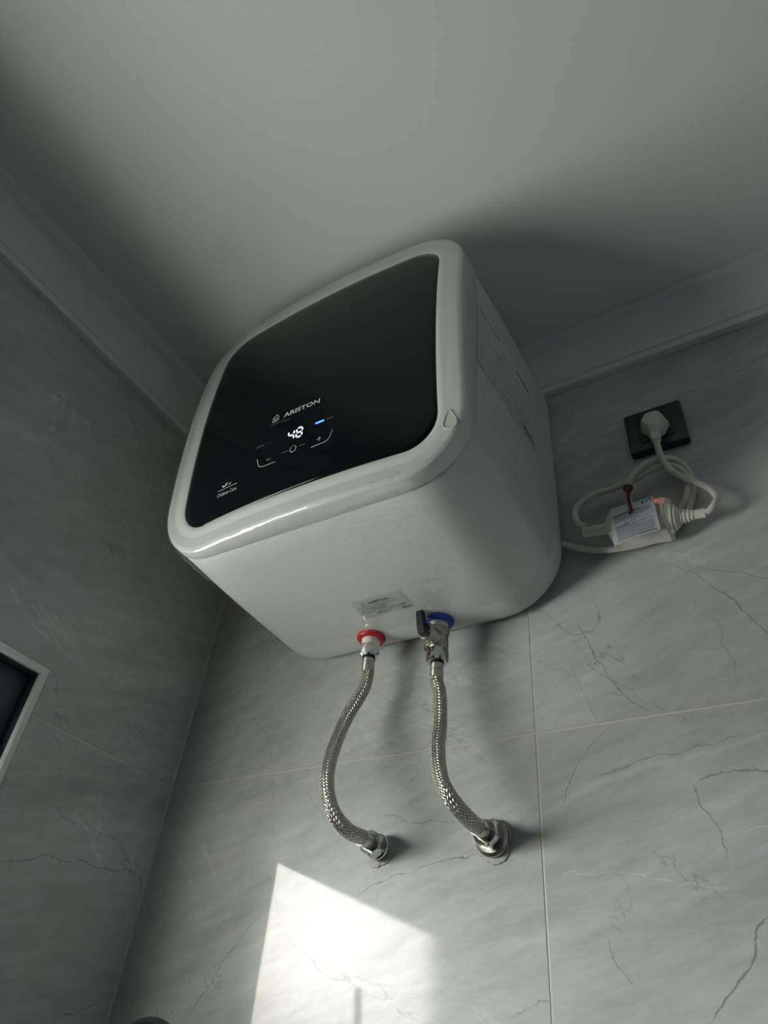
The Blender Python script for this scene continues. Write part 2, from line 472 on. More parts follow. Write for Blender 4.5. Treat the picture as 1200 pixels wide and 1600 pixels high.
def slab(name, h0, h1, z0, z1, mat, parent, left, hole=None):
    """one tile with an eased front edge, optionally notched by the window hole"""
    hs = [h0, h1]; zs = [z0, z1]
    if hole:
        for v in hole[:2]:
            if h0 < v < h1: hs.append(v)
        for v in hole[2:]:
            if z0 < v < z1: zs.append(v)
    hs = sorted(hs); zs = sorted(zs)
    def inside(i, j):
        if i < 0 or j < 0 or i >= len(hs)-1 or j >= len(zs)-1: return False
        if not hole: return True
        cx = (hs[i]+hs[i+1])/2; cz = (zs[j]+zs[j+1])/2
        return not (hole[0] < cx < hole[1] and hole[2] < cz < hole[3])
    V = []; F = []
    def P(h, z, d): # d = depth behind the tile face
        V.append((-d, h, z) if left else (h, d, z)); return len(V)-1
    e = .0005
    for i in range(len(hs)-1):
        for j in range(len(zs)-1):
            if not inside(i, j): continue
            a0, a1, b0, b1 = hs[i], hs[i+1], zs[j], zs[j+1]
            l = not inside(i-1, j); r = not inside(i+1, j); d = not inside(i, j-1); u = not inside(i, j+1)
            f0, f1 = a0+(e if l else 0), a1-(e if r else 0)
            g0, g1 = b0+(e if d else 0), b1-(e if u else 0)
            F.append((P(f0, g0, 0), P(f1, g0, 0), P(f1, g1, 0), P(f0, g1, 0)))
            for on, A, B, Af, Bf in ((l, (a0, b0), (a0, b1), (f0, g0), (f0, g1)), (r, (a1, b0), (a1, b1), (f1, g0), (f1, g1)),
                                     (d, (a0, b0), (a1, b0), (f0, g0), (f1, g0)), (u, (a0, b1), (a1, b1), (f0, g1), (f1, g1))):
                if on:
                    F.append((P(*Af, 0), P(*Bf, 0), P(*B, e), P(*A, e)))
                    F.append((P(*A, e), P(*B, e), P(*B, S), P(*A, S)))
    return build(name, V, F, mat, parent, weld=True)

cols_b = [(0.001, .60), (.60, 1.20), (1.20, XR)]
rows = [(0, .63), (.63, 1.829), (1.829, ZB+.012)]
for a, b_ in cols_b:
    for c, d in rows:
        slab('tile', a+G, b_-G, c+G, d-G, tile_mat('grey_marble_tile_back', 'X', BV, BL, a, b_, c, d), wb, False)
HOLE = (WY0, WY1, WZ0, WZ1)
for a, b_ in [(YF, -1.80), (-1.80, -1.20), (-1.20, -.60), (-.60, -.0015)]:
    for c, d in rows:
        slab('tile', a+G, b_-G, c+G, d-G, tile_mat('grey_marble_tile_left', 'Y', LV, LL, a, b_, c, d), wl, True, HOLE)

# cornice (plaster crown moulding): profile (distance from wall, height below ceiling)
h = ZC-ZB; w_ = .056
prof = [(0, -h), (.011, -h), (.0125, -h+.003), (.0125, -h+.011), (.009, -h+.013), (.009, -h+.017), (.012, -h+.0185)]
for k in range(1, 12):
    t = k/12*math.pi/2
    prof.append((.012+(w_-.026)*(1-math.cos(t)), -h+.0185+(h-.036)*math.sin(t)))
prof += [(w_-.014, -.0165), (w_-.010, -.0165), (w_-.010, -.0125), (w_-.0035, -.0105), (w_, -.0070), (w_, 0), (0, 0)]
def cornice(name, fn0, fn1):
    lo0 = [fn0(d, ZC+z) for d, z in prof]; lo1 = [fn1(d, ZC+z) for d, z in prof]
    v, f = loft([lo0, lo1])
    o = build(name, v, f, M_CORN, smooth=True, sharp=28); tag(o, kind='structure'); return o
cornice('trim_1', lambda d, z: (d, -d, z), lambda d, z: (XR-d, -d, z))                # along the back wall
cornice('trim_2', lambda d, z: (d, -d, z), lambda d, z: (d, YF+d, z))                 # along the left wall
cornice('trim_3', lambda d, z: (d, YF+d, z), lambda d, z: (XR-d, YF+d, z))
cornice('trim_4', lambda d, z: (XR-d, -d, z), lambda d, z: (XR-d, YF+d, z))

# window in the left wall: pale edge trim, wide dark frame, open transom
win = bpy.data.objects.new('window_1', None); win.location = (0, (WY0+WY1)/2, WZ0); C.objects.link(win); tag(win, kind='structure')
tw = .012
iy0, iy1, iz0, iz1 = WY0+tw, WY1-tw, WZ0+tw, WZ1-tw
def ringbox(y0, y1, z0, z1, i0, i1, j0, j1, xa, xb, chamfer=0):
    lo = []
    O = [(y0, z0), (y1, z0), (y1, z1), (y0, z1)]; I = [(i0, j0), (i1, j0), (i1, j1), (i0, j1)]
    lo.append([(xa, y, z) for y, z in O]); lo.append([(xb-chamfer, y, z) for y, z in O])
    if chamfer:
        cO = [(y0+chamfer, z0+chamfer), (y1-chamfer, z0+chamfer), (y1-chamfer, z1-chamfer), (y0+chamfer, z1-chamfer)]
        lo.append([(xb, y, z) for y, z in cO])
        cI = [(i0-chamfer, j0-chamfer), (i1+chamfer, j0-chamfer), (i1+chamfer, j1+chamfer), (i0-chamfer, j1+chamfer)]
        lo.append([(xb, y, z) for y, z in cI]); lo.append([(xb-chamfer, y, z) for y, z in I])
    else:
        lo.append([(xb, y, z) for y, z in I])
    lo.append([(xa, y, z) for y, z in I]); lo.append(lo[0])
    V, F = loft(lo, False, False)
    return V, F
build('edge_trim', *ringbox(WY0+.0005, WY1-.0005, WZ0+.0005, WZ1-.0005, iy0, iy1, iz0, iz1, -.0045, .0025, .002), M_ALU, win, weld=True)
build('lining', *ringbox(WY0+.0005, WY1-.0005, WZ0+.0005, WZ1-.0005, iy0, iy1, iz0, iz1, -.0450, -.0046), M_FRAME, win, weld=True)
OY1, OZ1 = -.3495, 1.8115                   # clear opening: edge next to the corner, top edge
OY0, OZ0 = -1.160, 1.600
FX0, FX1 = -.045, -.022
build('frame', *ringbox(iy0, iy1, iz0, iz1, OY0, OY1, OZ0, OZ1, FX0, FX1, .002), M_FRAME, win, weld=True)
# unseen wall added outside so that its far corner cuts off the sun
wo = build('wall_added_outside', *box(-1.465, -.095, -2.80, -2.60, -3.0, 5.0), M_MASON); tag(wo, kind='structure')
# slender stay rod standing in the open half
v, f, _ = tube([(-.028, -.553, OZ0-.005), (-.028, -.5525, 1.64), (-.028, -.5505, 1.70), (-.027, -.545, 1.722)], .0042, 10)
build('stay_rod', v, f, M_FRAME, win, smooth=True, sharp=40)

# ------------------------------------------------------------------ water heater
HX0, HX1, HZ0, HZ1, HR = .1894, .6554, 1.995, 2.4625, .090      # outer outline of the front
PX0, PX1, PZ0, PZ1, PR = .2303, .6220, 2.0294, 2.4174, .0452    # black glass panel
def ys(x, z):
    u = (x-.452)/.2143; w = (z-2.20)/.2143
    return -.347-.01695*w+.0011*u+.0159*w*w+.0125*u*u
def rrect(x0, x1, z0, z1, r, n=14, m=14):
    """rounded rectangle outline with constant vertex count"""
    pts = []
    cs = [(x1-r, z1-r, 0), (x0+r, z1-r, 90), (x0+r, z0+r, 180), (x1-r, z0+r, 270)]
    for q in range(4):
        cx, cz, a0 = cs[q]; nx, nz_, b0 = cs[(q+1) % 4]
        arc = [(cx+r*math.cos(math.radians(a0+90*k/n)), cz+r*math.sin(math.radians(a0+90*k/n))) for k in range(n+1)]
        pts += arc
        e = (nx+r*math.cos(math.radians(b0)), nz_+r*math.sin(math.radians(b0)))
        s = arc[-1]
        pts += [(s[0]+(e[0]-s[0])*k/m, s[1]+(e[1]-s[1])*k/m) for k in range(1, m)]
    return pts
def off(o, extra_r=0):
    return rrect(HX0+o, HX1-o, HZ0+o, HZ1-o, max(.004, HR-o+extra_r))

heater = empty('water_heater', (.4224, -.17, 1.985), 'white square electric water heater with black glass front, hung on the tiled wall', 'water heater')
# bezel
SEAM = -.2892
lp = []
pin = rrect(PX0, PX1, PZ0, PZ1, PR)
lp.append([(x, ys(x, z)+.004, z) for x, z in pin])
lp.append([(x, ys(x, z)+.0004, z) for x, z in pin])
po = rrect(PX0-.0008, PX1+.0008, PZ0-.0008, PZ1+.0008, PR+.0008)
lp.append([(x, ys(x, z)-.0002, z) for x, z in po])
inner_edge = off(.0045)
for t in (.25, .5, .75, .93, 1.0):
    lp.append([(a[0]+(b[0]-a[0])*t, ys(a[0]+(b[0]-a[0])*t, a[1]+(b[1]-a[1])*t), a[1]+(b[1]-a[1])*t) for a, b in zip(po, inner_edge)])
for k in range(1, 7):
    t = k/6*math.pi/2
    o = 0.0045*(1-math.sin(t))
    base_out = off(0)
    lp.append([(x, ys(bx, bz)+0.0045*(1-math.cos(t)), z) for (x, z), (bx, bz) in zip(off(o), base_out)])
lp.append([(x, SEAM-.001, z) for x, z in off(-.0006)])
lp.append([(x, SEAM, z) for x, z in off(.0004)])
lp.append([(x, SEAM, z) for x, z in off(.006)])
v, f = loft(lp, False, False)
bez = build('front_bezel', v, f, M_BEZEL, heater, smooth=True, sharp=50)
# glass
lp = []
for s in (1, .97, .9, .8, .68, .55, .42, .3, .18, .08):
    cxm, czm = (PX0+PX1)/2, (PZ0+PZ1)/2
    L = [(cxm+(x-cxm)*s, czm+(z-czm)*s) for x, z in rrect(PX0+.0007, PX1-.0007, PZ0+.0007, PZ1-.0007, PR)]
    if s == 1:
        lp.append([(x, ys(x, z)+.003, z) for x, z in L])
    lp.append([(x, ys(x, z)+(.0006 if s == 1 else 0), z) for x, z in L])
v, f = loft(lp, False, True)
glass = build('glass_panel', v, f, M_GLASS, heater, smooth=True)
tag(glass, 'black glass control panel')
# body shell
lp = []
BB = -.0035
lp.append([(x, SEAM+.0006, z) for x, z in off(.006)])
lp.append([(x, SEAM+.0006, z) for x, z in off(.0012)])
lp.append([(x, SEAM+.0016, z) for x, z in off(.0004)])
for y, o in ((-.26, -.001), (-.22, -.003), (-.17, -.0045), (-.12, -.0055), (-.075, -.006), (-.045, -.0062), (-.028, -.0058)):
    lp.append([(x, y, z) for x, z in off(o)])
for k in range(1, 7):
    t = k/6*math.pi/2
    lp.append([(x, -.028+(BB+.028)*math.sin(t), z) for x, z in off(-.0058+.020*(1-math.cos(t)))])
lp.append([(x, BB, z) for x, z in off(.06, .03)])
v, f = loft(lp, False, True)
body = build('body', v, f, M_WHITE, heater, smooth=True, sharp=60)
def bodyoff(y):
    pts = [(SEAM, .0004), (-.26, -.001), (-.22, -.003), (-.17, -.0045), (-.12, -.0055), (-.075, -.006), (-.045, -.0062), (-.028, -.0058)]
    for (a, oa), (b, ob) in zip(pts, pts[1:]):
        if a <= y <= b: return oa+(ob-oa)*(y-a)/(b-a)
    return pts[0][1] if y < SEAM else pts[-1][1]

# clear shipping film, wrinkled, still wrapped round bezel rim and body
lp = []
fo = off(0)
def wr(x, y, z, amp):
    p = Vector((x*20+y*22, y*64, z*20-y*22))
    a = mnoise.noise(p)*.6+mnoise.noise(p*2.3)*.3
    r = 1-abs(mnoise.noise(p*1.1+Vector((7, 3, 1))))*2.2
    # crumpled spots along the lower rim
    c = 0.0
    if z < 2.06 and y < -.25:
        for cx, cz, s in ((.232, 2.008, .035), (.345, 2.000, .030), (.600, 2.012, .040), (.47, 2.0, .025)):
            c += math.exp(-((x-cx)**2+(z-cz)**2)/(s*s))
        if c > .02:
            p2 = Vector((x*95+z*60, y*120, z*95-x*60))
            c *= max(0, 1-abs(mnoise.noise(p2))*3.0)*1.6
    return amp*(.5+a*.5+.9*max(0, r)**3+c)
film_rows = []
for t in (.55, .62, .70, .78, .86, .93):
    film_rows.append(('f', t))
for k in range(0, 7): film_rows.append(('c', k/6*math.pi/2))
y = -.322
for y in [-.30, -.296, -.292, -.2885, -.285, -.280, -.275] + [-.27+.006*i for i in range(0, 36)]:
    film_rows.append(('b', y))
dense = lambda o: rrect(HX0+o, HX1-o, HZ0+o, HZ1-o, max(.004, HR-o), 24, 44)
pod = rrect(PX0-.0008, PX1+.0008, PZ0-.0008, PZ1+.0008, PR+.0008, 24, 44)
ied = dense(.0045); bod = dense(0)
for kind, t in film_rows:
    if kind == 'f':
        row = []
        for a, b_ in zip(pod, ied):
            x = a[0]+(b_[0]-a[0])*t; z = a[1]+(b_[1]-a[1])*t; y0 = ys(x, z)
            row.append((x, y0-.0004-wr(x, y0, z, .0011), z))
    elif kind == 'c':
        row = []
        for (x, z), (bx, bz) in zip(dense(0.0045*(1-math.sin(t))-.0005), bod):
            y0 = ys(bx, bz)+0.0045*(1-math.cos(t)); ww = wr(x, y0, z, .0012)
            nx, nz2 = (x-.4224), (z-2.2287); L = math.hypot(nx, nz2)
            row.append((x+nx/L*ww*math.sin(t), y0-.0003-ww*math.cos(t), z+nz2/L*ww*math.sin(t)))
    else:
        row = []
        o = bodyoff(t)-.0012
        amp = .0024 if t > SEAM else .0014
        for x, z in dense(o):
            nx, nz2 = (x-.4224), (z-2.2287); L = math.hypot(nx, nz2); ww = wr(x, t, z, amp)
            row.append((x+nx/L*ww, t, z+nz2/L*ww))
    lp.append(row)
v, f = loft(lp, False, False)
tag(build('protective_film', v, f, M_FILM, heater, smooth=True), 'clear wrinkled shipping film')

# droplet emblem pressed into the bezel corner
def drop(cx, cz, s, n=40):
    """teardrop, round below and pointed above"""
    pts = []
    for k in range(n):
        t = 2*math.pi*k/n            # 0 = tip
        q = (1+math.cos(t))/2
        pts.append((cx+s*.86*math.sin(t)*(1-.62*q), cz+s*math.cos(t)*(.85+.25*q)))
    return pts
dc = (.6358, 2.0545)
lp = []
for s, d in ((.0136, .0003), (.0134, -.0010), (.0124, -.0013), (.0116, -.0001), (.006, -.0000)):
    lp.append([(x, ys(x, z)+d, z) for x, z in drop(dc[0], dc[1], s)])
v, f = loft(lp, False, True)
build('droplet_emblem', v, f, M_BEZEL, heater, smooth=True, sharp=40)

# --- prints on the glass -------------------------------------------------
def on_panel(verts2d, faces, name, mat, parent, lift=.0005):
    return build(name, [(x, ys(x, z)-lift, z) for x, z in verts2d], faces, mat, parent)
def stroke2d(pts, w):
    """flat ribbon along a 2D polyline"""
    P = [Vector(p) for p in pts]; V = []; F = []
    for i, p in enumerate(P):
        d = (P[min(i+1, len(P)-1)]-P[max(i-1, 0)]).normalized(); n = Vector((-d.y, d.x))*w/2
        V += [p+n, p-n]
    for i in range(len(P)-1): F.append((2*i, 2*i+1, 2*i+3, 2*i+2))
    return [tuple(q) for q in V], F
def text2d(body, x, z, width=None, height=None, align='LEFT', xs=1.0, shear=0.0, bold=0.0):
    cu = bpy.data.curves.new('t', 'FONT'); cu.body = body; cu.align_x = align; cu.size = 1.0; cu.shear = shear
    cu.resolution_u = 3; cu.offset = bold
    ob = bpy.data.objects.new('t', cu); C.objects.link(ob)
    dg = bpy.context.evaluated_depsgraph_get(); dg.update()
    me = bpy.data.meshes.new_from_object(ob.evaluated_get(dg))
    V = [(q.co.x, q.co.y) for q in me.vertices]; F = [tuple(p.vertices) for p in me.polygons]
    bpy.data.objects.remove(ob); bpy.data.curves.remove(cu); bpy.data.meshes.remove(me)
    x0 = min(q[0] for q in V); x1 = max(q[0] for q in V); y0 = min(q[1] for q in V); y1 = max(q[1] for q in V)
    sx = width/(x1-x0) if width else None; sy = height/(y1-y0) if height else None
    sx = sx or sy*xs; sy = sy or sx
    return [(x+(a-x0)*sx, z+(b-y0)*sy) for a, b in V], F
def j2(*vf):
    return join(*vf)

v, f = text2d('ARISTON', .3992, 2.1525, width=.0590, height=.0078, bold=.022)
tag(on_panel(v, f, 'brand_lettering', M_PRINT, glass), 'silver lettering ARISTON')
hx, hz = .3857, 2.1523
house = [(hx-.0050, hz), (hx-.0050, hz+.0078), (hx-.0002, hz+.0122), (hx+.0046, hz+.0078), (hx+.0046, hz+.0020), (hx+.0030, hz+.0002), (hx-.0050, hz)]
ht = j2(stroke2d(house, .0011), stroke2d([(hx-.0024, hz+.0022), (hx-.0024, hz+.0062), (hx, hz+.0082), (hx+.0022, hz+.0062), (hx+.0022, hz+.0024), (hx-.0024, hz+.0022)], .0008),
        stroke2d([(hx-.0007, hz+.0028), (hx-.0007, hz+.0056)], .0012))
tag(on_panel(*ht, 'house_logo', M_PRINT, glass), 'small silver house logo')
on_panel(*stroke2d([(.3765, 2.1478), (.394, 2.1478), (.4116, 2.1446)], .0005), 'logo_underline', M_PRINTD, glass)
# seven-segment digits 48, slightly slanted
def seg_digit(cx, cz, on):
    W, Hh, t = .0088, .0150, .0021
    sh = .04
    segs = {'a': ((-1, 1), (1, 1)), 'g': ((-1, 0), (1, 0)), 'd': ((-1, -1), (1, -1)), 'f': ((-1, 1), (-1, 0)), 'b': ((1, 1), (1, 0)), 'e': ((-1, 0), (-1, -1)), 'c': ((1, 0), (1, -1))}
    out = []
    for s in on:
        (ax, az), (bx, bz) = segs[s]
        A = Vector((cx+ax*W/2, cz+az*Hh/2)); B = Vector((cx+bx*W/2, cz+bz*Hh/2))
        d = (B-A).normalized(); A += d*.0011; B -= d*.0011
        n = Vector((-d.y, d.x))*t/2
        poly = [A, A+d*t*.45+n, B-d*t*.45+n, B, B-d*t*.45-n, A+d*t*.45-n]
        V = [(p.x+(p.y-cz)*sh, p.y) for p in poly]
        out.append((V, [tuple(range(6))]))
    return out
for cx, on in ((.4165, 'fgbc'), (.4296, 'abcdefg')):
    for s in seg_digit(cx, 2.1146, on):
        on_panel(*s, 'digit_segment', M_DIGIT, glass)
# blue status lamp, flanking words
v, f = stroke2d([(.4543, 2.1178), (.4682, 2.1178)], .0030)
tag(on_panel(v, f, 'blue_status_light', M_BLUELED, glass), 'glowing blue bar')
on_panel(*stroke2d([(.4550, 2.1178), (.4675, 2.1178)], .0013), 'light_core', M_BLUECORE, glass, .0008)
on_panel(*text2d('READY', .4720, 2.1170, width=.0105, height=.0022), 'ready_word', M_PRINTD, glass)
on_panel(*text2d('HEATING', .3576, 2.1175, width=.0130, height=.0022), 'heating_word', M_PRINTD, glass)
on_panel(*stroke2d([(.3747, 2.1179), (.3875, 2.1179)], .0008), 'unlit_bar', plain('unlit_bar', (.05, .045, .05), .5), glass)
# minus, power, plus keys
on_panel(*stroke2d([(.3786, 2.0897), (.3855, 2.0897)], .0010), 'minus_sign', M_PRINT, glass)
def arc(cx, cz, r, a0, a1, n=20):
    return [(cx+r*math.cos(math.radians(a0+(a1-a0)*k/n)), cz+r*math.sin(math.radians(a0+(a1-a0)*k/n))) for k in range(n+1)]
on_panel(*stroke2d([(.3621, 2.0982)]+arc(.3746, 2.0922, .0105, 190, 268, 10)+[(.3945, 2.0812)], .0009), 'minus_key_outline', M_PRINT, glass)
on_panel(*j2(stroke2d([(.4590, 2.0903), (.4654, 2.0903)], .0008), stroke2d([(.4622, 2.0871), (.4622, 2.0935)], .0008)), 'plus_sign', M_PRINT, glass)
on_panel(*stroke2d([(.4815, 2.0982)]+arc(.4690, 2.0922, .0105, -10, -88, 10)+[(.4509, 2.0812)], .0009), 'plus_key_outline', M_PRINT, glass)
on_panel(*j2(stroke2d(arc(.4220, 2.0905, .0048, 60, -240, 28), .0009), stroke2d([(.4220, 2.0945), (.4220, 2.0968)], .0009)), 'power_symbol', M_PRINT, glass)
on_panel(*stroke2d([(.4032, 2.0907), (.4139, 2.0907)], .0006), 'key_line', M_PRINTD, glass)
on_panel(*stroke2d([(.4305, 2.0907), (.4416, 2.0907)], .0006), 'key_line', M_PRINTD, glass)
# children care mark
on_panel(*text2d('Children Care', .2954, 2.0630, width=.0348, height=.0056), 'care_words', M_PRINT, glass)
on_panel(*stroke2d([(.2952, 2.0733), (.3301, 2.0733)], .0007), 'care_line', M_PRINT, glass)
def leaf(cx, cz, L, ang, wd):
    pts = []
    for k in range(17):
        t = k/16; pts.append((t*L, wd*math.sin(math.pi*t)))
    for k in range(15, 0, -1):
        t = k/16; pts.append((t*L, -wd*math.sin(math.pi*t)))
    c, s = math.cos(math.radians(ang)), math.sin(math.radians(ang))
    return [(cx+x*c-y*s, cz+x*s+y*c) for x, y in pts], [tuple(range(len(pts)))]
on_panel(*j2(leaf(.3075, 2.0760, .0068, 148, .0016), leaf(.3078, 2.0762, .0068, 62, .0014)), 'leaf_mark', M_PRINT, glass)
on_panel(*text2d('48°', .3132, 2.0765, width=.0064, height=.0030), 'care_temperature', M_PRINT, glass)

# --- rating label on the underside ---------------------------------------
def zbot(y): return HZ0+bodyoff(y)
def under(name, V, F, mat, parent, lift):
    return build(name, [(x, y, zbot(y)-lift) for x, y in V], F, mat, parent)
LX0, LX1, LY0, LY1 = .3932, .4722, -.1330, -.0915
V = []; F = []
for i in range(9):
    y = LY0+(LY1-LY0)*i/8; V += [(LX0, y), (LX1, y)]
    if i: F.append((2*i-2, 2*i-1, 2*i+1, 2*i))
lab = under('rating_label', V, F, M_STICK, heater, .0004); tag(lab, 'silver rating label printed ARISTON and IPX1')
def ul(x, y): return (LX0+x*(LX1-LX0), LY0+y*(LY1-LY0))     # y = 0 at the front edge (top of the text)
def utext(s, x, y, w, hgt, nm, mat=M_INK):
    V, F = text2d(s, 0, 0, width=w, height=hgt, bold=.02)
    X, Y = ul(x, y)
    return under(nm, [(X+a, Y-b) for a, b in V], F, mat, lab, .0007)
utext('ARISTON', .30, .30, .0320, .0058, 'label_lettering')
def ustrip(nm, segs, mat, w):
    Vs = []
    for (x0, y0, x1, y1) in segs: Vs.append(stroke2d([ul(x0, y0), ul(x1, y1)], w))
    return under(nm, *join(*Vs), mat, lab, .0007)
hx2, hy2 = ul(.215, .30)
hs = [(hx2-.003, hy2), (hx2-.003, hy2-.004), (hx2, hy2-.0065), (hx2+.003, hy2-.004), (hx2+.003, hy2), (hx2-.003, hy2)]
under('label_logo', *join(stroke2d(hs, .0009), stroke2d([(hx2, hy2-.001), (hx2, hy2-.004)], .001)), M_INK, lab, .0007)
ustrip('label_rules', [(.04, .44, .97, .44), (.04, .66, .97, .66), (.54, .36, .54, .66), (.04, .36, .97, .36)], M_INKG, .0004)
rng = random.Random(3)
segs = []
for y in (.40, .48, .53, .58, .62, .70, .74):
    x = .06
    while x < .92:
        L = rng.uniform(.03, .12)
        if rng.random() < .72 and not .52 < x < .56: segs.append((x, y, min(.94, x+L), y))
        x += L+.02
for y in (.80, .84, .88):
    segs.append((.30, y, .30+rng.uniform(.2, .36), y))
ustrip('label_small_print', segs, M_INKG, .0011)
utext('IPX1', .80, .93, .0128, .0042, 'protection_code')

# --- information sticker on the right flank ---------------------------------
def flank(y, z, lift): return (HX1-bodyoff(y)+lift, y, z)
SY0, SY1, SZ0, SZ1 = -.287, -.098, 2.190, 2.318
V = []; F = []
for i in range(13):
    y = SY0+(SY1-SY0)*i/12; V += [flank(y, SZ0, .0004), flank(y, SZ1, .0004)]
    if i: F.append((2*i-2, 2*i-1, 2*i+1, 2*i))
side = build('side_label', V, F, M_SIDEL, heater); tag(side, 'pale information sticker with a ruled table of small print')
def fl_strip(nm, segs, mat, w):
    out = []
    for (a0, b0, a1, b1) in segs:
        n = 6
        P = [(SY0+(a0+(a1-a0)*k/n)*(SY1-SY0), SZ1-(b0+(b1-b0)*k/n)*(SZ1-SZ0)) for k in range(n+1)]
        V2, F2 = stroke2d(P, w); out.append(([flank(p[0], p[1], .0007) for p in V2], F2))
    return build(nm, *join(*out), mat, side)
fl_strip('table_rules', [(.0, .0, .0, 1), (.0, 1, 1, 1), (1, .0, 1, 1)] + [(.02, q, .98, q) for q in (.94, .86, .78, .70, .62)] + [(.78, .3, .78, .94), (.5, .62, .5, .94)], M_INKG, .0006)
segs = []
for q in range(30):
    y = .10+q*.029
    x = .03
    while x < .95:
        L = rng.uniform(.02, .10)
        if rng.random() < .6 and (y > .5 or x < .48 or q % 3): segs.append((x, y, min(.97, x+L), y))
        x += L+.015
fl_strip('table_small_print', segs, plain('faint_ink', (.42, .43, .44), .7), .0012)
fl_strip('table_heading', [(.03, .04, .12, .04), (.13, .04, .22, .04), (.23, .04, .36, .04)], M_INK, .0026)
fl_strip('warning_heading', [(.66, .07, .90, .07)], plain('warning_red', (.20, .10, .09), .7), .0050)
fl_strip('table_code', [(.74, .86, .97, .86), (.74, .90, .94, .90), (.76, .94, .97, .94)], M_INK, .0026)

# --- water connections ------------------------------------------------------
RC = (.3768, -.0470); BC = (.4866, -.0476)
def ringcollar(nm, c, mat, lab_):
    zb = HZ0-.0062+.0005
    prof_ = [(.0118, 0), (.0205, 0), (.0212, .0020), (.0208, .0045), (.0190, .0068), (.0165, .0078), (.0140, .0074), (.0120, .0060), (.0118, .003)]
    v, f = lathe(prof_, (c[0], c[1], zb), (0, 0, -1), 40, caps=False)
    o = build(nm, v, f, mat, heater, smooth=True); tag(o, lab_); return o
ringcollar('hot_collar', RC, M_RED, 'red plastic collar')
ringcollar('cold_collar', BC, M_BLUE, 'blue plastic collar')
for nm, c in (('hot_stub', RC), ('cold_stub', BC)):
    v, f = lathe([(.0110, 0), (.0132, .001), (.0132, .0235), (.0126, .0242), (.0105, .0242)], (c[0], c[1], 1.9955), (0, 0, -1), 36)
    tag(build(nm, v, f, M_PIPE, heater, smooth=True, sharp=40), 'white pipe stub')

# --- safety valve with black lever under the blue collar -----------------------
valve = empty('safety_valve', (BC[0], BC[1], 1.950), 'nickel safety valve with black lever, screwed under the blue collar', 'valve')
v, f = hexnut((BC[0], BC[1], 1.9745), (0, 0, -1), .0162, .0110, rot=.35, hole=.75)
build('hexagon_collar', v, f, M_NICKEL, valve, smooth=True, sharp=25)
v, f = lathe([(.0100, 0), (.0138, .001), (.0142, .010), (.0142, .0225), (.0134, .0240), (.0100, .0240)], (BC[0], BC[1], 1.9665), (0, 0, -1), 36)
build('valve_body', v, f, M_NICKEL, valve, smooth=True, sharp=40)
bax = Vector((-.18, -.96, .12)).normalized()
bo = Vector((BC[0], BC[1], 1.9560))
v, f = lathe([(.0125, .004), (.0118, .016), (.0112, .022), (.0128, .0225), (.0128, .0265), (.0095, .0275), (.0070, .0290), (.0070, .0330)], bo, bax, 30)
build('lever_boss', v, f, M_NICKEL, valve, smooth=True, sharp=35)
dax = Vector((-.62, -.45, -.62)).normalized()
v, f = lathe([(.0060, .004), (.0055, .0160), (.0048, .0180), (.0030, .0180), (.0028, .0150)], (BC[0]-.002, BC[1]-.002, 1.9525), dax, 20)
build('drain_nozzle', v, f, M_NICKEL, valve, smooth=True, sharp=35)
v, f = lathe([(.0028, 0), (.0027, .0012)], Vector((BC[0]-.002, BC[1]-.002, 1.9525))+dax*.0150, dax, 16)
build('nozzle_bore', v, f, M_RUBBER, valve)  # black disc stands in for the shade inside the bore
# lever: tapered paddle seen edge-on, hub at its lower end
lo = bo + bax*.0345
ly = bax; lx = Vector((0, 0, 1)).cross(ly).normalized(); lz = ly.cross(lx)*-1
if lz.z < 0: lz = -lz
lvz = (lz - lx*.30).normalized()
sec = []
for d, hw, ht in ((-.0135, .0050, .0045), (-.0125, .0060, .0058), (.0, .0062, .0060), (.012, .0056, .0054), (.024, .0052, .0048), (.0300, .0049, .0044), (.0310, .0040, .0036)):
    cc = lo + lvz*d
    sec.append([cc+lx*a*hw+ly*b*ht for a, b in ((-1, -.8), (-.8, -1), (.8, -1), (1, -.8), (1, .8), (.8, 1), (-.8, 1), (-1, .8))])
v, f = loft(sec)
lev = build('lever', v, f, M_BLACKP, valve); tag(lev, 'black plastic lever')
v, f = lathe([(.0080, 0), (.0084, .001), (.0080, .006)], bo+bax*.0275, bax, 24)
build('lever_hub', v, f, M_BLACKP, lev, smooth=True, sharp=35)

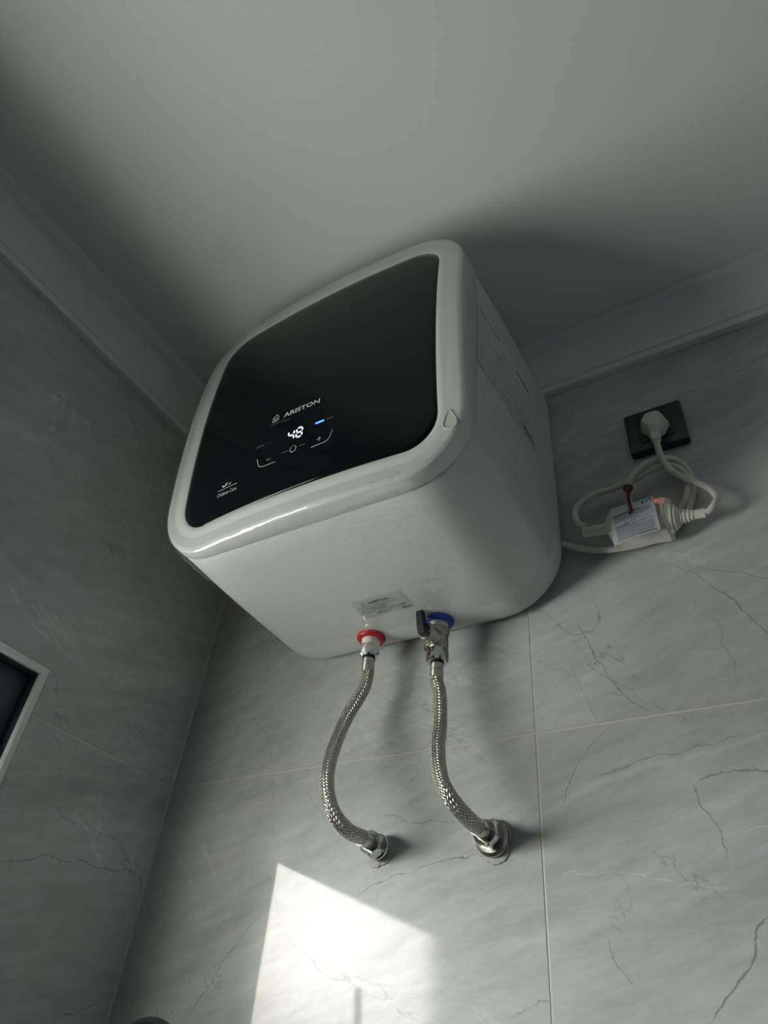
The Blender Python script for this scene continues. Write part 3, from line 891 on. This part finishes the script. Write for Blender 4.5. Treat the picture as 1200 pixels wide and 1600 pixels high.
# --- braided hoses ------------------------------------------------------------
def hose(nm, label, pts, top, top_z0, wallc, big):
    x, y = top
    e = empty(nm, (wallc[0], 0, wallc[1]-.02), label, 'hose', 'braided water hoses')
    v, f = hexnut((x, y, top_z0), (0, 0, -1), .0150, .0195, rot=.12 if big else .42, hole=.62)
    build('nut', v, f, M_CHROME, e, smooth=True, sharp=25)
    v, f = lathe([(.0072, 0), (.0088, .0), (.0088, .0030), (.0074, .0034), (.0074, .0050)], (x, y, top_z0-.0190), (0, 0, -1), 28)
    build('sealing_ring', v, f, M_RUBBER, e, smooth=True, sharp=35)
    fz = top_z0-.0215
    v, f = lathe([(.0070, 0), (.0086, .0004), (.0088, .0085), (.0080, .0095), (.0080, .0105), (.0090, .0115), (.0091, .0195), (.0084, .0205), (.007, .0205)], (x, y, fz), (0, 0, -1), 28)
    build('ferrule', v, f, M_STEEL, e, smooth=True, sharp=35)
    P = [(x, y, fz-.016), (x, y, fz-.024)] + pts + [(wallc[0], -.046, wallc[1]), (wallc[0], -.036, wallc[1])]
    path = catmull(P, .003)
    v, f, uv = tube(path, .0090, 40)
    build('braided_sleeve', v, f, M_BRAID, e, smooth=True, uvs=uv)
    wx, wz = wallc
    v, f = lathe([(.007, 0), (.0094, .0004), (.0095, .0085), (.0086, .0095), (.0086, .0105), (.0094, .0115), (.0094, .0200), (.0085, .0208), (.007, .0208)], (wx, -.0460, wz), (0, 1, 0), 28)
    build('ferrule', v, f, M_STEEL, e, smooth=True, sharp=35)
    v, f = hexnut((wx, -.0275, wz), (0, 1, 0), .0158, .0170, rot=.25 if big else .5, hole=.60)
    build('nut', v, f, M_CHROME, e, smooth=True, sharp=25)
    return e
hose('braided_hose', 'braided steel hose hanging from the red collar to the wall outlet',
     [(.3735, -.0485, 1.9045), (.3555, -.055, 1.8608), (.3515, -.069, 1.812), (.3600, -.084, 1.7688), (.3750, -.087, 1.7319), (.3880, -.070, 1.7128)],
     RC, 1.9735, (.3935, 1.7112), False)
hose('braided_hose', 'braided steel hose hanging from the black-levered valve to the wall outlet',
     [(.4920, -.048, 1.8767), (.4975, -.054, 1.8345), (.5020, -.066, 1.7969), (.5145, -.081, 1.756), (.5290, -.086, 1.7312), (.5400, -.070, 1.7150)],
     BC, 1.9425, (.5433, 1.7110), True)

# wall outlets with rough mortar round them
def outlet(label, c, r, seed, dx, dz, chrome):
    e = empty('wall_outlet', (c[0], 0, c[1]-.02), label, 'pipe outlet', 'wall water outlets')
    rr = random.Random(seed); n = 44
    loops = []
    rads = [1+.10*math.sin(3*k*2*math.pi/n+seed)+.05*rr.uniform(-1, 1) for k in range(n)]
    for s, d in ((1.0, .0002), (.97, .0012), (.82, .0022), (.62, .0030), (.3, .0030)):
        loops.append([(c[0]+dx+math.cos(2*math.pi*k/n)*r*rads[k]*s, -d-.0006*rr.random()*(s > .5), c[1]+dz+math.sin(2*math.pi*k/n)*r*rads[k]*s) for k in range(n)])
    v, f = loft(loops, False, True)
    build('mortar_patch', v, f, M_MORTAR, e)
    if chrome:
        v, f = lathe([(.010, 0), (.0150, 0), (.0156, .002), (.0150, .0042), (.010, .0042)], (c[0], -.0105, c[1]), (0, 1, 0), 32)
    else:
        v, f = lathe([(.010, 0), (.0175, 0), (.0205, .003), (.0208, .0062), (.0195, .0072), (.010, .0072)], (c[0], -.0108, c[1]), (0, 1, 0), 32)
    build('wall_washer', v, f, M_CHROME if chrome else M_NICKEL, e, smooth=True, sharp=30)
    v, f = lathe([(.0085, 0), (.0095, .0005), (.0095, .010), (.0085, .0105)], (c[0], -.0140, c[1]), (0, 1, 0), 28)
    build('threaded_nipple', v, f, M_NICKEL, e, smooth=True, sharp=30)
outlet('chrome wall outlet in a mortar patch, feeding the hose from the red collar', (.3935, 1.7112), .0180, 2, -.001, -.004, True)
outlet('dull metal wall outlet with wide washer at the end of the valve hose', (.5433, 1.7110), .0228, 5, -.001, -.003, False)

# ------------------------------------------------------------------ socket
sk = empty('wall_socket', (.8142, 0, 2.2225), 'dark green glossy wall socket plate beside the heater', 'socket')
sx0, sx1, sz0, sz1 = .7725, .8550, 2.2225, 2.3065
lp = []
for o, d in ((.0, 0), (.0, .009), (.0006, .0108), (.0022, .012), (.018, .012)):
    lp.append([(x, -d, z) for x, z in rrect(sx0+o, sx1-o, sz0+o, sz1-o, max(.0012, .0045-o), 6, 4)])
v, f = loft(lp, True, True)
build('plate', v, f, M_SOCK, sk, smooth=True, sharp=30)
lp = []
for o, d in ((.0, .0118), (.0, .0126), (.0006, .0130), (.010, .0130)):
    lp.append([(x, -d, z) for x, z in rrect(sx0+.017+o, sx1-.015-o, sz0+.017+o, sz1-.017-o, .002, 4, 3)])
v, f = loft(lp, True, True)
build('insert', v, f, M_SOCKIN, sk, smooth=True, sharp=30)

# ------------------------------------------------------------------ power cord
cord = empty('power_cord', (.77, 0, 2.02), 'cream power cord looped on the wall with inline protection box, plugged into the dark socket', 'power cord')
CR = .0044
pc = [(.8138, -.040, 2.2115), (.8134, -.036, 2.1980), (.8143, -.032, 2.1835), (.8200, -.032, 2.158), (.8335, -.029, 2.1382), (.8457, -.022, 2.1318), (.8605, -.022, 2.1125), (.8668, -.027, 2.0910), (.8605, -.033, 2.0745), (.8520, -.0315, 2.0680), (.8400, -.031, 2.0695)]
v, f, _ = tube(catmull(pc, .003), CR, 16)
build('plug_cable', v, f, M_CABLE, cord, smooth=True)
lc = [(.7020, -.034, 2.0955), (.6935, -.033, 2.0995), (.6866, -.030, 2.1180), (.6885, -.024, 2.1425), (.7110, -.021, 2.1591), (.7434, -.020, 2.1618), (.7755, -.021, 2.1675), (.8009, -.021, 2.1756), (.8239, -.020, 2.1719), (.8358, -.018, 2.1562), (.8368, -.016, 2.1334), (.829, -.012, 2.1133), (.812, -.007, 2.098), (.788, -.006, 2.097), (.768, -.007, 2.108),
      (.759, -.010, 2.1291), (.7590, -.018, 2.148), (.765, -.028, 2.1575), (.7766, -.030, 2.1707), (.7934, -.030, 2.1807), (.8111, -.026, 2.1850), (.8264, -.017, 2.1865), (.8391, -.010, 2.1727), (.843, -.008, 2.1458), (.839, -.008, 2.124), (.828, -.008, 2.0969), (.809, -.010, 2.0741), (.7788, -.013, 2.0599), (.7455, -.014, 2.0588), (.712, -.014, 2.0648), (.6866, -.014, 2.0752), (.6675, -.014, 2.0870), (.6600, -.014, 2.0922)]
v, f, _ = tube(catmull(lc, .003), CR, 16)
build('heater_cable', v, f, M_CABLE, cord, smooth=True)
# plug: faceted head, lugs, ribbed tail
pcx, pcz = .8145, 2.2555
lp = []
for r, d in ((.0150, .0130), (.0168, .0140), (.0172, .020), (.0165, .030), (.0150, .0375), (.0125, .0400), (.006, .0405)):
    L = []
    for k in range(48):
        t = 2*math.pi*k/48
        q = 1+.045*math.cos(6*t+.6) + (.11 if d < .030 and (abs(((t+math.pi) % (2*math.pi))-math.pi) < .16 or abs(t-math.pi) < .16) else 0)
        L.append((pcx+math.cos(t)*r*q, -d, pcz+math.sin(t)*r*q))
    lp.append(L)
v, f = loft(lp)
plug = build('plug', v, f, M_CREAM, cord, smooth=True, sharp=38)
tail = []
for k, (z, hw, y0, y1) in enumerate([(2.250, .0090, .018, .0400), (2.240, .0088, .020, .0430)] + [(2.236-.0014*i, .0086-.00012*i-(.0007 if i % 2 else 0), .024+.0008*i, .0452-(.0006 if i % 2 else 0)) for i in range(12)] + [(2.217, .0068, .0335, .0452), (2.208, .0064, .0345, .0455), (2.2072, .0052, .0355, .0445)]):
    yc, hy = -(y0+y1)/2, (y1-y0)/2
    tail.append([(pcx-.0005+hw*math.copysign(abs(math.cos(t))**.6, math.cos(t)), yc+hy*math.copysign(abs(math.sin(t))**.6, math.sin(t)), z) for t in [2*math.pi*q/24 for q in range(24)]])
v, f = loft(tail)
build('strain_relief', v, f, M_CREAM, plug, smooth=True, sharp=30)
# inline protection box, tilted
ba = math.radians(-7.5); bc = Vector((.7690, 0, 2.0785))
def bx(a, d, b): # box coordinates: a along, d out from wall, b up
    return (bc.x+a*math.cos(ba)-b*math.sin(ba), -d, bc.z+a*math.sin(ba)+b*math.cos(ba))
outl = [(-.043, .008), (-.036, .026), (-.012, .031), (.036, .030), (.0405, .027), (.0405, -.021), (.036, -.024), (-.012, -.024), (-.034, -.021), (-.043, -.008)]
lp = []
for s, d in ((.92, .012), (1.0, .015), (1.0, .036), (.97, .040), (.90, .0420), (.5, .0425)):
    lp.append([bx(a*s, d, b*s) for a, b in outl])
v, f = loft(lp)
pbox = build('protection_box', v, f, M_CREAM, cord, smooth=True, sharp=28); tag(pbox, 'cream inline protection box')
lp = []
for d in (.0418, .0434, .0438):
    e = .0006 if d == .0438 else 0
    lp.append([bx(a, d, b) for a, b in ((.0275+e, -.020+e), (.0335-e, -.020+e), (.0335-e, .026-e), (.0275+e, .026-e))])
v, f = loft(lp)
build('box_ridge', v, f, M_CREAM, pbox)
lens = []  # raised pad added to carry the pink glow around the pilot light
for q, d in ((1, .0415), (1, .0440), (.85, .0447), (.3, .0449)):
    lens.append([bx(.0280+a*q*.0075, d, .0215+b*q*.0050) for a, b in ((-1, -.6), (-.7, -1), (.7, -1), (1, -.6), (1, .6), (.7, 1), (-.7, 1), (-1, .6))])
v, f = loft(lens)
lw = build('pilot_glow', v, f, M_PILOT, pbox, smooth=True, sharp=40); tag(lw, 'pinkish glow around the pilot light')
v, f = lathe([(.0012, 0), (.0024, .0), (.0024, .0010), (.0014, .0015)], bx(.0245, .0445, .0215), (0, -1, 0), 20)
tag(build('red_pilot_light', v, f, M_REDLED, lw, smooth=True), 'glowing red pilot light')
v, f = lathe([(.0050, 0), (.0062, .0), (.0062, .0030), (.0050, .0040), (.002, .0042)], bx(.004, .0420, -.0165), (0, -1, 0), 20)
build('test_button', v, f, M_CREAM, pbox, smooth=True, sharp=35)
axd = Vector(bx(1, .033, 0))-Vector(bx(0, .033, 0))
v, f = lathe([(.0068, 0), (.0072, .001), (.0074, .028), (.0078, .032), (.009, .034)], bx(-.0750, .031, 0), axd, 24)
build('cable_sleeve', v, f, M_CREAM, pbox, smooth=True, sharp=35)
pf = [(.0225, .0385), (.0225, .042), (.0195, .0425), (.0195, .046), (.0165, .0465), (.0150, .049)]
for i in range(4):
    a = .0500+i*.0045; r = .0118-i*.0012
    pf += [(r, a), (r, a+.0028), (r-.0018, a+.0032), (r-.0018, a+.0042)]
pf += [(.0072, .0685), (.0070, .0805), (.0060, .0812)]
v, f = lathe(pf, bx(0, .031, 0), axd, 28)
# squash the collar so it stays clear of the wall
v = [(p[0], -.031+(p[1]+.031)*.62, p[2]) for p in v]
build('strain_relief', v, f, M_CREAM, pbox, smooth=True, sharp=30)

# card tied to the cord, lying over the box
card = empty('instruction_card', (.768, -.06, 2.03), 'printed instruction card hanging over the inline box, tied with red wire', 'card')
cq = [Vector((0.7376, -0.0500, 2.0949)), Vector((0.7944, -0.0470, 2.1042)), Vector((0.7955, -0.0500, 2.0444)), Vector((0.7378, -0.0560, 2.0321))]
nrm = Vector((0, -1, .12)).normalized()
def cpt(u, t, d):
    p = cq[0]*(1-u)*(1-t)+cq[1]*u*(1-t)+cq[2]*u*t+cq[3]*(1-u)*t
    return p + nrm*(d + .0022*math.sin(u*math.pi)*t)
def cgrid(d):
    return [[cpt(i/8, j/8, d) for i in range(9)] for j in range(9)]
V = []; F = []
for d in (0, .0005):
    for row in cgrid(d): V += row
for s in (0, 81):
    for j in range(8):
        for i in range(8):
            q = s+j*9+i; F.append((q, q+1, q+10, q+9))
ring = [i for i in range(9)]+[9*j+8 for j in range(1, 9)]+[72+i for i in range(7, -1, -1)]+[9*j for j in range(7, 0, -1)]
for a, b_ in zip(ring, ring[1:]+ring[:1]): F.append((a, b_, b_+81, a+81))
build('paper', V, F, M_CARD, card, smooth=True, sharp=40)
def cstrip(nm, segs, mat, w):
    out = []
    for (u0, t0, u1, t1) in segs:
        n = 5; P = [(u0+(u1-u0)*k/n, t0+(t1-t0)*k/n) for k in range(n+1)]
        V2, F2 = stroke2d(P, w); out.append(([cpt(a, b_, .0009) for a, b_ in V2], F2))
    return build(nm, *join(*out), mat, card)
segs = []
for t, full in [(.24, 1), (.28, 1), (.32, 1), (.36, .85), (.40, .6)]:
    segs.append((.08, t, .08+.86*full*rng.uniform(.92, 1), t))
for t in (.585, .625, .665, .705, .745, .785, .825, .865, .905, .945):
    segs.append((.10, t, .10+.82*rng.choice((1, 1, .95, .55)), t))
cstrip('small_print', segs, M_INKG, .016)
cstrip('heading_lines', [(.06, .215, .66, .20), (.08, .55, .40, .55), (.55, .95, .94, .95)], M_INK, .022)
dg = []
for k in range(16):
    u, t = rng.uniform(.22, .78), rng.uniform(.44, .53)
    dg.append((u, t, u+rng.uniform(.02, .10), t+rng.uniform(-.03, .03)))
cstrip('wiring_sketch', dg, M_INKG, .010)
cstrip('bracket_mark', [(.74, .055, .74, .125), (.74, .06, .79, .06), (.74, .12, .79, .12), (.94, .04, .94, .115), (.89, .045, .94, .045)], M_INK, .022)
cstrip('mark_centre', [(.815, .085, .865, .085)], M_INKG, .05)

# red wire tie: turns round the cable, twisted tail down to the card
tie = []
for k in range(61):
    t = k/60
    a = t*2*math.pi*2.6
    tie.append((.7625+math.cos(a)*.0054, -.0235+math.sin(a)*.0062-.004*t, 2.1520-.0055*t))
v, f, _ = tube(tie, .0011, 8)
te = empty('wire_tie', (.763, -.03, 2.09), 'dark red twisted wire tie holding the card to the looped cord', 'tie')
build('wrap', v, f, M_TIE, te, smooth=True)
for ph in (0, math.pi):
    tw_ = []
    for k in range(60):
        t = k/59; a = t*2*math.pi*5+ph
        z = 2.147-.066*t
        tw_.append((.7640+.0016*math.cos(a)+.0008*math.sin(t*9), -.033-.020*t**.8+.0016*math.sin(a), z))
    v, f, _ = tube(tw_, .0012, 8)
    build('twisted_strand', v, f, M_TIE, te, smooth=True)

# ------------------------------------------------------------------ hand shower whose top edge enters the frame
hsr = empty('shower_fixture', (.18, -.0, 1.26), 'black rounded fixture whose top edge just enters the bottom left of the picture', 'fixture')
hc = Vector((.180, -.085, 1.4755)); hax = Vector((.10, -.93, -.36)).normalized()
v, f = lathe([(.010, -.022), (.030, -.018), (.046, -.010), (.0515, -.002), (.0520, .004), (.0495, .008)], hc, hax, 48)
build('head', v, f, M_BLACKP, hsr, smooth=True, sharp=40)
v, f = lathe([(.0385, .0070), (.0400, .0080), (.0400, .0095), (.0385, .0100), (.02, .0102)], hc, hax, 48)
build('chrome_ring', v, f, M_CHROME, hsr, smooth=True, sharp=40)
v, f, _ = tube(catmull([hc-hax*.012, hc+Vector((0, .020, -.045)), hc+Vector((0, .022, -.11)), hc+Vector((0, .018, -.22))], .006), .0125, 20)
build('handle', v, f, M_BLACKP, hsr, smooth=True, sharp=50)
v, f = lathe([(.020, 0), (.022, .003), (.022, .010), (.012, .014), (.011, .055)], (hc.x, 0, hc.z-.11), (0, -1, 0), 28)
build('wall_holder', v, f, M_BLACKP, hsr, smooth=True, sharp=40)
